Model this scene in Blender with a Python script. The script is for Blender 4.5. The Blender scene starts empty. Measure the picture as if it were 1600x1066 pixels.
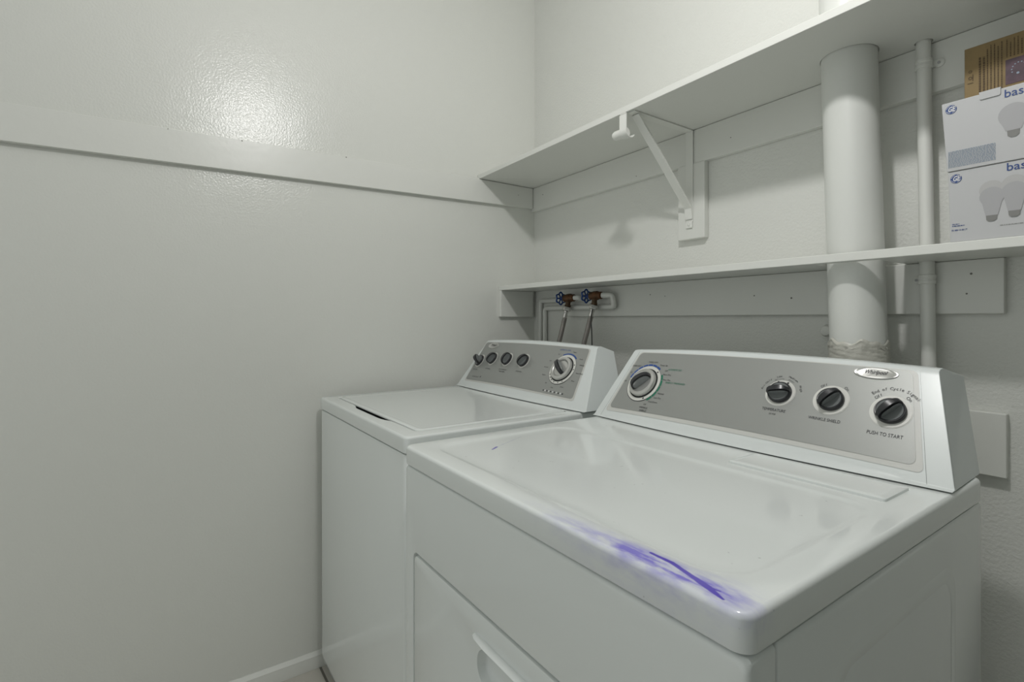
import bpy, bmesh, math, random
from mathutils import Vector, Matrix
random.seed(4)
sc = bpy.context.scene
col = sc.collection
PI = math.pi

# ------------------------------------------------------------------ camera, light, exposure
cam_d = bpy.data.cameras.new('camera')
cam = bpy.data.objects.new('camera', cam_d)
col.objects.link(cam)
cam.location = (1.79, -1.367, 1.17)
YAW = math.radians(34.862)
cam.rotation_euler = (PI / 2, 0, PI / 2 - YAW)
cam_d.sensor_width = 36
cam_d.lens = 797.4 / 1600 * 36
cam_d.shift_y = -33.9 / 1600
cam_d.clip_start = 0.02
sc.camera = cam

w = bpy.data.worlds.new('ambient_fill')
sc.world = w
w.use_nodes = True
w.node_tree.nodes['Background'].inputs[0].default_value = (0.93, 0.96, 0.93, 1)
w.node_tree.nodes['Background'].inputs[1].default_value = 0.54  # even ambient fill, added to brighten the fronts and shaded areas

ld = bpy.data.lights.new('ceiling_bulb', 'POINT')
ld.energy = 19
ld.shadow_soft_size = 0.038
ld.color = (1.0, 0.985, 0.975)
lo = bpy.data.objects.new('ceiling_bulb', ld)
lo.location = (1.40, -0.93, 2.26)
col.objects.link(lo)

sc.view_settings.view_transform = 'Standard'
sc.view_settings.look = 'None'
sc.view_settings.gamma = 1
sc.view_settings.exposure = 0.22
sc.view_settings.use_curve_mapping = False

# ------------------------------------------------------------------ materials
def mat(name, rgb, rough=0.5, metal=0.0, coat=0.0, bump=None, var=None, spec=0.5, bump2=None):
    m = bpy.data.materials.new(name)
    m.use_nodes = True
    nt = m.node_tree
    b = nt.nodes['Principled BSDF']
    b.inputs['Base Color'].default_value = (*rgb, 1)
    b.inputs['Roughness'].default_value = rough
    b.inputs['Metallic'].default_value = metal
    b.inputs['Coat Weight'].default_value = coat
    b.inputs['Coat Roughness'].default_value = 0.06
    b.inputs['Specular IOR Level'].default_value = spec
    if bump or var:
        tc = nt.nodes.new('ShaderNodeTexCoord')
    if bump:
        sca, dist, detail = bump
        n = nt.nodes.new('ShaderNodeTexNoise')
        n.inputs['Scale'].default_value = sca
        n.inputs['Detail'].default_value = detail
        nt.links.new(tc.outputs['Object'], n.inputs['Vector'])
        bp = nt.nodes.new('ShaderNodeBump')
        bp.inputs['Strength'].default_value = 1.0
        bp.inputs['Distance'].default_value = dist
        nt.links.new(n.outputs['Fac'], bp.inputs['Height'])
        last = bp
        if bump2:
            n2 = nt.nodes.new('ShaderNodeTexNoise')
            n2.inputs['Scale'].default_value = bump2[0]
            n2.inputs['Detail'].default_value = bump2[2]
            nt.links.new(tc.outputs['Object'], n2.inputs['Vector'])
            b2 = nt.nodes.new('ShaderNodeBump')
            b2.inputs['Distance'].default_value = bump2[1]
            nt.links.new(n2.outputs['Fac'], b2.inputs['Height'])
            nt.links.new(bp.outputs['Normal'], b2.inputs['Normal'])
            last = b2
        nt.links.new(last.outputs['Normal'], b.inputs['Normal'])
    if var:
        sca, rgb2, lo_, hi_ = var
        n = nt.nodes.new('ShaderNodeTexNoise')
        n.inputs['Scale'].default_value = sca
        n.inputs['Detail'].default_value = 5
        nt.links.new(tc.outputs['Object'], n.inputs['Vector'])
        r = nt.nodes.new('ShaderNodeMapRange')
        r.inputs[1].default_value = lo_
        r.inputs[2].default_value = hi_
        nt.links.new(n.outputs['Fac'], r.inputs[0])
        mx = nt.nodes.new('ShaderNodeMix')
        mx.data_type = 'RGBA'
        mx.inputs[6].default_value = (*rgb, 1)
        mx.inputs[7].default_value = (*rgb2, 1)
        nt.links.new(r.outputs[0], mx.inputs[0])
        nt.links.new(mx.outputs[2], b.inputs['Base Color'])
    return m

WALLC = (0.735, 0.745, 0.705)
M = {}
M['wall'] = mat('glossy_wall_paint', WALLC, 0.20, bump=(170, 0.0008, 3), bump2=(14, 0.0008, 2), spec=0.5)
M['wall_back'] = mat('textured_wall_paint', (0.735, 0.745, 0.705), 0.42, bump=(150, 0.0016, 4))
M['wall_right'] = mat('darkened_unseen_wall', (0.17, 0.19, 0.175), 0.5, bump=(120, 0.0011, 3))  # unseen wall, made dark to cut the bounce onto the dryer's flank
M['nailhole'] = mat('nail_hole', (0.20, 0.20, 0.18), 0.7)
M['trim'] = mat('painted_board', (0.745, 0.755, 0.715), 0.33, bump=(35, 0.0005, 4))
M['ceiling'] = mat('ceiling_paint', (0.80, 0.80, 0.78), 0.7, bump=(90, 0.001, 3))
M['shelf'] = mat('painted_shelf', (0.745, 0.755, 0.715), 0.38, bump=(30, 0.0004, 4))
M['enamel'] = mat('white_enamel', (0.755, 0.79, 0.775), 0.14, coat=0.35)
M['plastic'] = mat('white_plastic', (0.71, 0.75, 0.74), 0.28)
M['edge'] = mat('cream_bezel', (0.60, 0.605, 0.575), 0.35)
M['panel'] = mat('brushed_silver_panel', (0.345, 0.355, 0.34), 0.42, metal=0.35)
M['silver'] = mat('satin_silver', (0.62, 0.62, 0.60), 0.28, metal=0.7)
M['ring'] = mat('pale_dial_ring', (0.70, 0.70, 0.66), 0.35)
M['dark'] = mat('charcoal_plastic', (0.028, 0.029, 0.032), 0.28)
M['grey'] = mat('grey_glossy_inlay', (0.24, 0.255, 0.255), 0.2, metal=0.2)
M['ink'] = mat('black_print', (0.04, 0.04, 0.045), 0.5)
M['blue'] = mat('blue_print', (0.03, 0.09, 0.34), 0.5)
M['green'] = mat('green_print', (0.02, 0.20, 0.12), 0.5)
M['gap'] = mat('dark_gap', (0.02, 0.024, 0.024), 0.7)
M['pipe'] = mat('painted_pipe', (0.745, 0.755, 0.715), 0.33, bump=(22, 0.0008, 3))
M['duct'] = mat('painted_duct', (0.72, 0.735, 0.70), 0.36, bump=(10, 0.0008, 2))
M['brass'] = mat('tarnished_brass', (0.085, 0.055, 0.03), 0.55, metal=0.5, bump=(120, 0.001, 3), var=(40, (0.16, 0.07, 0.03), 0.4, 0.65))
M['wheel'] = mat('blue_handwheel', (0.02, 0.07, 0.26), 0.35, metal=0.2)
M['steel'] = mat('braided_steel', (0.34, 0.32, 0.30), 0.35, metal=0.85, bump=(500, 0.0015, 1))
M['nut'] = mat('nickel_nut', (0.62, 0.61, 0.59), 0.25, metal=0.9)
M['cable'] = mat('black_cable', (0.02, 0.02, 0.02), 0.5)
M['carton'] = mat('white_carton', (0.52, 0.525, 0.53), 0.4)
M['kraft'] = mat('brown_cardboard', (0.27, 0.19, 0.085), 0.7, var=(30, (0.23, 0.165, 0.075), 0.4, 0.6))
M['kraftink'] = mat('brown_print', (0.10, 0.065, 0.03), 0.7)
M['plum'] = mat('plum_picture', (0.05, 0.022, 0.035), 0.5, var=(60, (0.085, 0.04, 0.06), 0.4, 0.65))
M['bulbgrey'] = mat('printed_bulb_grey', (0.40, 0.40, 0.41), 0.5)
M['bulbgrey2'] = mat('printed_bulb_grey_light', (0.46, 0.46, 0.455), 0.5)
M['bulbbase'] = mat('printed_bulb_base', (0.22, 0.22, 0.21), 0.5)
M['navy'] = mat('navy_print', (0.03, 0.07, 0.23), 0.5)
M['steelblue'] = mat('fine_blue_print', (0.24, 0.30, 0.38), 0.5)
M['white'] = mat('white_print', (0.70, 0.70, 0.70), 0.5)
M['tape'] = mat('wrinkled_tape', (0.56, 0.555, 0.50), 0.3, bump=(45, 0.004, 4))
M['bracket'] = mat('painted_bracket', (0.78, 0.79, 0.75), 0.3)
M['tile'] = mat('floor_tile', (0.50, 0.48, 0.43), 0.35)

# tile grout
nt = M['tile'].node_tree
tcn = nt.nodes.new('ShaderNodeTexCoord'); br = nt.nodes.new('ShaderNodeTexBrick')
br.offset = 0.0
br.inputs['Color1'].default_value = (0.56, 0.54, 0.48, 1); br.inputs['Color2'].default_value = (0.53, 0.51, 0.46, 1)
br.inputs['Mortar'].default_value = (0.16, 0.15, 0.13, 1); br.inputs['Scale'].default_value = 1.0
br.inputs['Mortar Size'].default_value = 0.004; br.inputs['Brick Width'].default_value = 0.305; br.inputs['Row Height'].default_value = 0.305
nt.links.new(tcn.outputs['Object'], br.inputs['Vector'])
nt.links.new(br.outputs['Color'], nt.nodes['Principled BSDF'].inputs['Base Color'])

# ------------------------------------------------------------------ helpers
ORG = {}
def prop(o, label=None, cat=None, group=None, kind=None):
    if label: o['label'] = label
    if cat: o['category'] = cat
    if group: o['group'] = group
    if kind: o['kind'] = kind
    return o

def thing(name, loc, label, cat, group=None):
    o = bpy.data.objects.new(name, None)
    o.empty_display_size = 0.05
    o.location = loc
    col.objects.link(o)
    ORG[o.name] = Vector(loc)
    return prop(o, label, cat, group)

def obj(name, bm, m, parent=None, smooth=35, bevel=None, seg=3, org=None, recalc=True):
    """link bm (world coordinates) as one mesh object"""
    me = bpy.data.meshes.new(name)
    if recalc: bmesh.ops.recalc_face_normals(bm, faces=bm.faces[:])
    if parent is not None:
        o_ = ORG[parent.name]
    elif org is not None:
        o_ = Vector(org)
    else:
        o_ = Vector((0, 0, 0))
    for v in bm.verts: v.co -= o_
    bm.to_mesh(me); bm.free()
    me.materials.append(M[m])
    for p in me.polygons: p.use_smooth = True
    if smooth is not None: me.set_sharp_from_angle(angle=math.radians(smooth))
    o = bpy.data.objects.new(name, me)
    col.objects.link(o)
    if parent is not None:
        o.parent = parent
        ORG[o.name] = o_
    else:
        o.location = o_
        ORG[o.name] = o_
    if bevel:
        md = o.modifiers.new('bevel', 'BEVEL')
        md.width = bevel; md.segments = seg; md.limit_method = 'ANGLE'; md.angle_limit = math.radians(28)
        md.harden_normals = True
        me.polygons.foreach_set('use_smooth', [True] * len(me.polygons))
    return o

def box(bm, x0, x1, y0, y1, z0, z1):
    vs = [bm.verts.new(p) for p in ((x0,y0,z0),(x1,y0,z0),(x1,y1,z0),(x0,y1,z0),(x0,y0,z1),(x1,y0,z1),(x1,y1,z1),(x0,y1,z1))]
    for f in ((0,3,2,1),(4,5,6,7),(0,1,5,4),(1,2,6,5),(2,3,7,6),(3,0,4,7)):
        bm.faces.new([vs[i] for i in f])
    return vs

def bbox(*a):
    bm = bmesh.new(); box(bm, *a); return bm

def rrect(a0, a1, b0, b1, r, n=6):
    """rounded rectangle outline as (a, b) pairs"""
    r = max(r, 1e-4)
    out = []
    for cx, cy, st in ((a1 - r, b1 - r, 0), (a0 + r, b1 - r, 90), (a0 + r, b0 + r, 180), (a1 - r, b0 + r, 270)):
        for i in range(n + 1):
            t = math.radians(st + 90 * i / n)
            out.append((cx + r * math.cos(t), cy + r * math.sin(t)))
    return out

def loft(bm, loops, cap0=True, cap1=True, closed=True):
    rings = [[bm.verts.new(p) for p in L] for L in loops]
    n = len(rings[0])
    for A, B in zip(rings, rings[1:]):
        for i in range(n if closed else n - 1):
            j = (i + 1) % n
            bm.faces.new((A[i], A[j], B[j], B[i]))
    if cap0: bm.faces.new(rings[0][::-1])
    if cap1: bm.faces.new(rings[-1])
    return rings

def frame_from(d):
    d = d.normalized()
    a = Vector((0, 0, 1)) if abs(d.z) < 0.9 else Vector((1, 0, 0))
    u = d.cross(a).normalized(); v = d.cross(u).normalized()
    return u, v

def tube(bm, pts, r, n=16, cap=True):
    pts = [Vector(p) for p in pts]
    u = None; loops = []
    for i, p in enumerate(pts):
        d = (pts[min(i + 1, len(pts) - 1)] - pts[max(i - 1, 0)]).normalized()
        if u is None: u, v = frame_from(d)
        else:
            u = (u - d * u.dot(d)).normalized(); v = d.cross(u).normalized()
        rr = r[i] if isinstance(r, (list, tuple)) else r
        loops.append([p + (u * math.cos(2 * PI * k / n) + v * math.sin(2 * PI * k / n)) * rr for k in range(n)])
    loft(bm, loops, cap, cap)

def fillet(pts, r, n=6):
    pts = [Vector(p) for p in pts]; out = [pts[0]]
    for a, b, c in zip(pts, pts[1:], pts[2:]):
        d1 = (a - b).normalized(); d2 = (c - b).normalized()
        p1 = b + d1 * r; p2 = b + d2 * r
        for i in range(n + 1):
            t = i / n
            out.append(p1 * (1 - t) ** 2 + b * 2 * t * (1 - t) + p2 * t * t)
    out.append(pts[-1]); return out

def lathe(bm, prof, n=40, M4=None, cap0=False, cap1=True):
    loops = [[Vector((r * math.cos(2 * PI * k / n), r * math.sin(2 * PI * k / n), z)) for k in range(n)] for r, z in prof]
    if M4 is not None: loops = [[M4 @ p for p in L] for L in loops]
    loft(bm, loops, cap0, cap1)

def text_bm(s, size, shear=0.0, bold=0.0, align='CENTER', spacing=1.0):
    c = bpy.data.curves.new('txt', 'FONT')
    c.body = s; c.size = size; c.shear = shear; c.offset = bold; c.align_x = align; c.align_y = 'CENTER'
    c.space_character = spacing; c.resolution_u = 3
    o = bpy.data.objects.new('txt', c); col.objects.link(o)
    dg = bpy.context.evaluated_depsgraph_get(); dg.update()
    me = bpy.data.meshes.new_from_object(o.evaluated_get(dg))
    bm = bmesh.new(); bm.from_mesh(me)
    bpy.data.objects.remove(o); bpy.data.curves.remove(c); bpy.data.meshes.remove(me)
    return bm

def add_text(dst, s, size, fn, width=None, **k):
    bm = text_bm(s, size, **k)
    if not bm.verts: bm.free(); return
    xs = [v.co.x for v in bm.verts]
    f = 1.0
    if width: f = width / (max(xs) - min(xs))
    idx = {}
    for v in bm.verts: idx[v] = dst.verts.new(fn(v.co.x * f, v.co.y))
    for fc in bm.faces:
        try: dst.faces.new([idx[v] for v in fc.verts])
        except ValueError: pass
    bm.free()

# ------------------------------------------------------------------ the room
RX, CY, CZ = 2.60, -2.60, 2.64
def struct(name, bm, m, **k):
    return prop(obj(name, bm, m, **k), kind='structure')

struct('floor', bbox(-0.1, RX + 0.1, CY, 0.1, -0.08, 0.0), 'tile')
struct('ceiling', bbox(-0.1, RX + 0.1, CY, 0.1, CZ, CZ + 0.08), 'ceiling')
struct('wall_left', bbox(-0.1, 0, CY, 0.1, 0, CZ), 'wall')
struct('wall_back', bbox(0, RX, 0, 0.1, 0, CZ), 'wall_back')
struct('wall_right', bbox(RX, RX + 0.1, CY, 0.1, 0, CZ), 'wall_right')

# low moulded baseboard along the left wall
bm = bmesh.new()
prof = [(0, 0), (0.014, 0), (0.014, 0.030), (0.012, 0.036), (0.012, 0.041), (0.007, 0.047), (0.003, 0.052), (0, 0.052)]
loft(bm, [[(x + 0.0005, y, z + 0.0005) for x, z in prof] for y in (CY + 0.01, -0.002)])
struct('baseboard_left', bm, 'trim')

# long cleat board on the left wall, running a touch out of level
bm = bmesh.new()
y0, y1 = -2.55, -0.022
def zr(y, b): return (1.6522 + 0.0214 * y) if b else (1.7490 + 0.0214 * y)
side = [(y0, zr(y0, 1)), (y1, zr(y1, 1)), (y1, 1.7385), (-0.2935, 1.7385), (-0.2935, zr(-0.2935, 0)), (y0, zr(y0, 0))]
bm = bmesh.new()
loft(bm, [[(x, y, z) for y, z in side] for x in (0.0005, 0.019)])
struct('trim_1', bm, 'trim', bevel=0.0012)

def shz(x): return 1.7405 + 0.0105 * x          # underside of the upper shelf
# ledger board under the upper shelf, back wall
bm = bmesh.new()
def ledger(xa, xb, zb0, zb1, d=0.019):
    loft(bm, [[(x, -0.0005, zb), (x, -d, zb), (x, -d, shz(x) - 0.001), (x, -0.0005, shz(x) - 0.001)] for x, zb in ((xa, zb0), (xb, zb1))])
ledger(0.001, RX - 0.002, 1.640, 1.658)
struct('trim_3', bm, 'trim', bevel=0.0015)
# wall block for the shelf bracket, standing proud below the ledger
struct('trim_4', bbox(0.771, 0.866, -0.0215, -0.0005, 1.416, 1.6475), 'trim', bevel=0.003)
# ledger under the lower shelf
struct('trim_6', bbox(0.238, 1.524, -0.019, -0.0005, 1.181, 1.2905), 'trim', bevel=0.002)
# short side cleat under the lower shelf on the left wall
struct('trim_7', bbox(0.0005, 0.019, -0.189, -0.020, 1.180, 1.2905), 'trim', bevel=0.002)
# board low on the back wall behind the dryer
struct('trim_5', bbox(1.05, 1.527, -0.019, -0.0005, 0.861, 0.986), 'trim', bevel=0.002)

# nail holes and scuffs in the boards
bm = bmesh.new()
for (x, y, z, r) in ((0.085, -0.0196, 1.700, .0022), (0.60, -0.0196, 1.66, .0018), (1.475, -0.0196, 1.262, .0022), (1.468, -0.0196, 1.222, .0018),
                     (1.02, -0.0196, 1.235, .002), (1.12, -0.0196, 1.225, .0025), (0.66, -0.0196, 1.252, .002), (0.72, -0.0196, 1.245, .0016), (0.95, -0.0196, 1.69, .0016)):
    lathe(bm, [(r, 0), (r, 0.0003)], 8, Matrix.Translation((x, y, z)) @ Matrix.Rotation(PI / 2, 4, 'X'))
for (y, z, r) in ((-0.83, 1.729, .0022), (-1.15, 1.722, .002), (-1.34, 1.718, .0015), (-0.10, 1.70, .0016)):
    lathe(bm, [(r, 0), (r, 0.0003)], 8, Matrix.Translation((0.0192, y, z)) @ Matrix.Rotation(PI / 2, 4, 'Y'))
struct('trim_2', bm, 'nailhole')

# ------------------------------------------------------------------ duct, vent pipe
DC_T, DC_B = Vector((1.283, -0.101, CZ - 0.002)), Vector((1.305, -0.101, 0.60))
duct = thing('vent_duct', (1.3, -0.1, 0.6), 'wide round white painted duct rising through both shelves', 'duct')
bm = bmesh.new()
def dcen(z):
    t = (1.72 - z) / (1.72 - 1.13)
    return Vector((1.2865 + 0.017 * t, -0.101, z))
zs = [0.60, 1.0, 1.18, 1.30, 1.302, 1.304, 1.60, 1.75, 2.0, CZ - 0.002]
tube(bm, [dcen(z) for z in zs], 0.0535, 64)
obj('duct_pipe', bm, 'duct', duct)
# crumpled tape wrapped around the duct low down
bm = bmesh.new()
loops = []
for i in range(22):
    z = 1.045 + 0.078 * i / 21
    c = dcen(z); L = []
    for k in range(72):
        a = 2 * PI * k / 72
        rr = 0.0560 + 0.0016 * math.sin(4 * a + i * 1.3) * math.sin(i * 1.1 + 2 * a) + random.uniform(0, 0.0014)
        if i == 21: rr = 0.0545
        dz = 0.004 * math.sin(5 * a) + 0.003 * math.sin(11 * a + 1) if i > 17 else 0
        L.append(c + Vector((rr * math.cos(a), rr * math.sin(a), dz)))
    loops.append(L)
loft(bm, loops, False, False)
prop(obj('tape_wrap', bm, 'tape', duct, smooth=60), 'crumpled pale tape wrapped around the duct joint')

pipe = thing('conduit_pipe', (1.405, -0.036, 0.6), 'thin white painted pipe on the back wall, right of the wide duct', 'pipe')
bm = bmesh.new()
def pcen(z): return Vector((1.402 + 0.0085 * (1.71 - z) / 0.62, -0.0355, z))
tube(bm, [pcen(z) for z in (0.6, 1.1, 1.4, 1.71, 2.0, CZ - 0.002)], 0.0128, 32)
obj('pipe_tube', bm, 'pipe', pipe)
for z, side in ((1.708, 1), (1.254, -1)):
    bm = bmesh.new()
    c = pcen(z)
    tube(bm, [c + Vector((0, 0, dz)) for dz in (-0.010, -0.009, -0.003, -0.002, 0.002, 0.003, 0.009, 0.010)], [.0134, .0150, .0150, .0142, .0142, .0150, .0150, .0134], 32)
    ear = []
    for r_, h_ in ((0.009, 0), (0.009, 0.002), (0.006, 0.004)):
        ear.append((r_, h_))
    E4 = Matrix.Translation((c.x + side * 0.0225, -0.0192, z)) @ Matrix.Rotation(PI / 2, 4, 'X')
    lathe(bm, ear, 20, E4)
    box(bm, *sorted((c.x + side * 0.010, c.x + side * 0.022)), -0.0235, -0.0195, z - 0.006, z + 0.006)
    s = obj('pipe_strap', bm, 'pipe', pipe)
    bm = bmesh.new(); lathe(bm, [(0.0028, 0.004), (0.0028, 0.0055), (0.001, 0.0062)], 12, E4)
    obj('screw', bm, 'bulbgrey', s)

# small capped stub on the wall left of the duct
bm = bmesh.new()
lathe(bm, [(0.009, 0), (0.009, 0.006), (0.0150, 0.008), (0.0150, 0.020), (0.011, 0.026), (0.004, 0.028)], 24, Matrix.Translation((1.205, -0.0008, 1.142)) @ Matrix.Rotation(PI / 2, 4, 'X'), cap0=True)
prop(obj('pipe_stub', bm, 'pipe', org=None), 'small round white capped pipe stub on the back wall left of the duct', 'pipe stub')

# ------------------------------------------------------------------ shelves
def shelf_outline(xa, xb, ya, yb, notches):
    pts = [(xa, ya), (xb, ya), (xb, yb)]
    for kind, a in notches:          # right to left along the back edge
        if kind == 'rect':
            x0, x1, yn = a
            pts += [(x1, yb), (x1, yn), (x0, yn), (x0, yb)]
        else:
            cx, cy, r = a
            pts += [(cx + 0.0004, yb)]
            pts += [(cx + r * math.cos(t), cy + r * math.sin(t)) for t in [PI / 2 - 0.02 - (2 * PI - 0.04) * i / 40 for i in range(41)]]
            pts += [(cx - 0.0004, yb)]
    pts += [(xa, yb)]
    return pts

def shelf(name, o2, zf, th, m='shelf'):
    bm = bmesh.new()
    lo_ = [bm.verts.new((x, y, zf(x))) for x, y in o2]
    hi_ = [bm.verts.new((x, y, zf(x) + th)) for x, y in o2]
    n = len(o2)
    for i in range(n):
        j = (i + 1) % n
        bm.faces.new((lo_[i], lo_[j], hi_[j], hi_[i]))
    bm.faces.new(lo_[::-1]); bm.faces.new(hi_)
    return obj(name, bm, m, bevel=0.0015, seg=2, smooth=30)

o = shelf('wall_shelf', shelf_outline(0.001, RX - 0.001, -0.292, -0.001,
    [('round', (1.402, -0.0355, 0.0150)), ('round', (1.2860, -0.101, 0.0548))]), shz, 0.018)
prop(o, 'deep white painted upper shelf carried by the metal bracket', 'shelf')
o = shelf('wall_shelf', shelf_outline(0.001, RX - 0.001, -0.189, -0.001,
    [('round', (1.408, -0.0355, 0.0150)), ('rect', (1.243, 1.364, -0.163))]), lambda x: 1.291, 0.018)
prop(o, 'narrow white painted lower shelf holding the light bulb boxes', 'shelf')

# shelf and rod bracket
bk = thing('shelf_bracket', (0.815, -0.036, 1.45), 'white metal bracket with diagonal brace and rod hook under upper shelf', 'bracket')
bx = 0.815
zt = shz(bx) - 0.0005
bm = bmesh.new(); box(bm, bx - 0.0125, bx + 0.0125, -0.0245, -0.0218, 1.468, zt)
obj('wall_leg', bm, 'bracket', bk, bevel=0.0008, seg=2)
bm = bmesh.new(); box(bm, bx - 0.0125, bx + 0.0125, -0.284, -0.0245, zt - 0.003, zt)
obj('shelf_arm', bm, 'bracket', bk, bevel=0.0008, seg=2)
bm = bmesh.new()
A = Vector((bx, -0.268, zt - 0.007)); B = Vector((bx, -0.032, 1.508))
d = (B - A).normalized(); nrm = Vector((0, d.z, -d.y))
if nrm.y > 0: nrm = -nrm
def sect(p):
    wq, dp, th = 0.0125, 0.007, 0.0018
    q = [(-wq, -dp), (-wq, 0), (wq, 0), (wq, -dp), (wq - th, -dp), (wq - th, -th), (-wq + th, -th), (-wq + th, -dp)]
    return [p + Vector((a, 0, 0)) + nrm * b for a, b in q]
loft(bm, [sect(A), sect(B), sect(Vector((bx, -0.028, 1.476)))])
obj('diagonal_brace', bm, 'bracket', bk, bevel=0.0006, seg=2)
bm = bmesh.new()
pts = [(1.490), (1.478), (1.466), (1.455)]
box(bm, bx - 0.011, bx + 0.011, -0.0265, -0.0218, 1.450, 1.472)
obj('foot_plate', bm, 'bracket', bk, bevel=0.001, seg=2)
bm = bmesh.new(); lathe(bm, [(0.0045, 0), (0.0045, 0.0015), (0.002, 0.0028)], 16, Matrix.Translation((bx, -0.0265, 1.4610)) @ Matrix.Rotation(PI / 2, 4, 'X'))
obj('screw', bm, 'bracket', bk)
# J-shaped hook strap for a hanging rod
bm = bmesh.new()
path = []
xc = 0.7925
path.append((-0.292, zt - 0.004)); path.append((-0.2925, zt - 0.046))
for i in range(11):
    a = PI + PI * i / 12
    path.append((-0.2745 + 0.018 * math.cos(a), zt - 0.048 + 0.018 * math.sin(a)))
loops = []
for k, (y, z) in enumerate(path):
    y2, z2 = path[min(k + 1, len(path) - 1)]; y1_, z1_ = path[max(k - 1, 0)]
    dd = Vector((y2 - y1_, z2 - z1_)).normalized(); nn = Vector((-dd.y, dd.x)) * 0.0012
    wd = 0.0125
    loops.append([(xc - wd, y + nn.x, z + nn.y), (xc + wd, y + nn.x, z + nn.y), (xc + wd, y - nn.x, z - nn.y), (xc - wd, y - nn.x, z - nn.y)])
loft(bm, loops)
obj('rod_hook', bm, 'bracket', bk, smooth=40)
bm = bmesh.new(); box(bm, xc - 0.011, xc + 0.011, -0.2925, -0.2845, zt - 0.0025, zt)
obj('hook_tab', bm, 'bracket', bk, bevel=0.0005, seg=2)
# rounded white rod end resting in the hook
bm = bmesh.new()
lathe(bm, [(0.0135, 0), (0.0135, 0.040), (0.0115, 0.046), (0.006, 0.049)], 28, Matrix.Translation((0.790, -0.2745, zt - 0.0480)) @ Matrix.Rotation(-PI / 2, 4, 'Y'), cap0=True)
prop(obj('rod_end', bm, 'bracket', org=None), 'short rounded white rod end resting in the bracket hook', 'rod end')

# ------------------------------------------------------------------ water supply
bm = bmesh.new()
tube(bm, fillet([(0.060, -0.012, 0.55), (0.060, -0.012, 1.248), (0.215, -0.012, 1.248), (0.245, -0.034, 1.248), (0.352, -0.034, 1.248), (0.352, -0.060, 1.252), (0.3305, -0.060, 1.252)], 0.009), 0.0095, 20)
prop(obj('water_pipe', bm, 'pipe'), 'white painted water pipe, outer one, bending to the left valve', 'pipe', 'water pipes at the back corner')
bm = bmesh.new()
tube(bm, fillet([(0.090, -0.012, 0.55), (0.090, -0.012, 1.216), (0.215, -0.012, 1.216), (0.245, -0.034, 1.216), (0.512, -0.034, 1.214), (0.512, -0.045, 1.256), (0.4755, -0.060, 1.256)], 0.012), 0.0095, 20)
prop(obj('water_pipe', bm, 'pipe'), 'white painted water pipe, inner one, looping around to the right valve', 'pipe', 'water pipes at the back corner')

def valve(vx, z, label):
    y = -0.060
    t = thing('water_valve', (vx, y, z), label, 'valve', 'washer supply valves')
    X4 = Matrix.Translation((vx, y, z)) @ Matrix.Rotation(-PI / 2, 4, 'Y')   # local z -> -x
    bm = bmesh.new()
    lathe(bm, [(0.0125, -0.032), (0.0135, -0.030), (0.0135, -0.016), (0.0165, -0.012), (0.0165, 0.006), (0.0135, 0.010), (0.0145, 0.012), (0.0145, 0.022), (0.009, 0.024), (0.007, 0.030), (0.007, 0.036)], 16, X4, True, True)
    obj('valve_body', bm, 'brass', t)
    bm = bmesh.new()
    lathe(bm, [(0.010, 0.0), (0.010, 0.018), (0.0118, 0.019), (0.0118, 0.026)], 12, Matrix.Translation((vx, y - 0.002, z - 0.008)) @ Matrix.Rotation(PI - 0.12, 4, 'X'), True, True)
    obj('outlet', bm, 'brass', t)
    # six-lobed open hand wheel
    bm = bmesh.new()
    n = 72; R0 = 0.0215
    loops = []
    for k in range(n):
        a = 2 * PI * k / n
        rr = R0 + 0.0028 * math.cos(6 * a)
        c = Vector((math.cos(a) * rr, math.sin(a) * rr, 0.047))
        e = Vector((math.cos(a), math.sin(a), 0))
        loops.append([X4 @ (c + e * 0.0034 * math.cos(b) + Vector((0, 0, 0.0034 * math.sin(b)))) for b in [2 * PI * q / 8 for q in range(8)]])
    loft(bm, loops + [loops[0]], False, False)
    for k in range(6):
        a = 2 * PI * k / 6 + PI / 6
        tube(bm, [X4 @ Vector((math.cos(a) * r_, math.sin(a) * r_, 0.046)) for r_ in (0.004, 0.019)], 0.0026, 8)
    lathe(bm, [(0.0075, 0.030), (0.0075, 0.048), (0.004, 0.051)], 14, X4, True, True)
    obj('handwheel', bm, 'wheel', t, smooth=50)
    return t
valve(0.297, 1.252, 'tarnished brass water valve with blue handwheel, the left one')
valve(0.442, 1.256, 'tarnished brass water valve with blue handwheel, the right one')

def hose(vx, z, ex, label):
    t = thing('supply_hose', (vx, -0.065, z), label, 'hose', 'braided washer hoses')
    top = Vector((vx - 0.0015, -0.066, z - 0.036)); bot = Vector((ex, -0.105, 0.86))
    d = (bot - top)
    f = lambda s: top + d * (s / d.length) + Vector((0.006 * math.sin(PI * s / d.length), 0, 0))
    bm = bmesh.new()
    u4 = Matrix.Translation(top) @ d.to_track_quat('Z', 'Y').to_matrix().to_4x4()
    lathe(bm, [(0.0160, -0.004), (0.0172, -0.002), (0.0172, 0.011), (0.0130, 0.014)], 6, u4, True, True)
    obj('hose_nut', bm, 'nut', t, bevel=0.0008, seg=2)
    bm = bmesh.new()
    lathe(bm, [(0.0085, 0.012), (0.0095, 0.014), (0.0095, 0.020), (0.0080, 0.022), (0.0080, 0.028), (0.0090, 0.030), (0.0090, 0.042)], 16, u4, False, False)
    obj('ferrule', bm, 'nut', t)
    bm = bmesh.new()
    tube(bm, [f(0.04 + (d.length - 0.04) * i / 20) for i in range(21)], 0.0090, 18)
    obj('braided_sleeve', bm, 'steel', t)
hose(0.297, 1.252, 0.198, 'braided steel hose hanging from the left water valve')
hose(0.442, 1.256, 0.335, 'braided steel hose hanging from the right water valve')
bm = bmesh.new()
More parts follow.
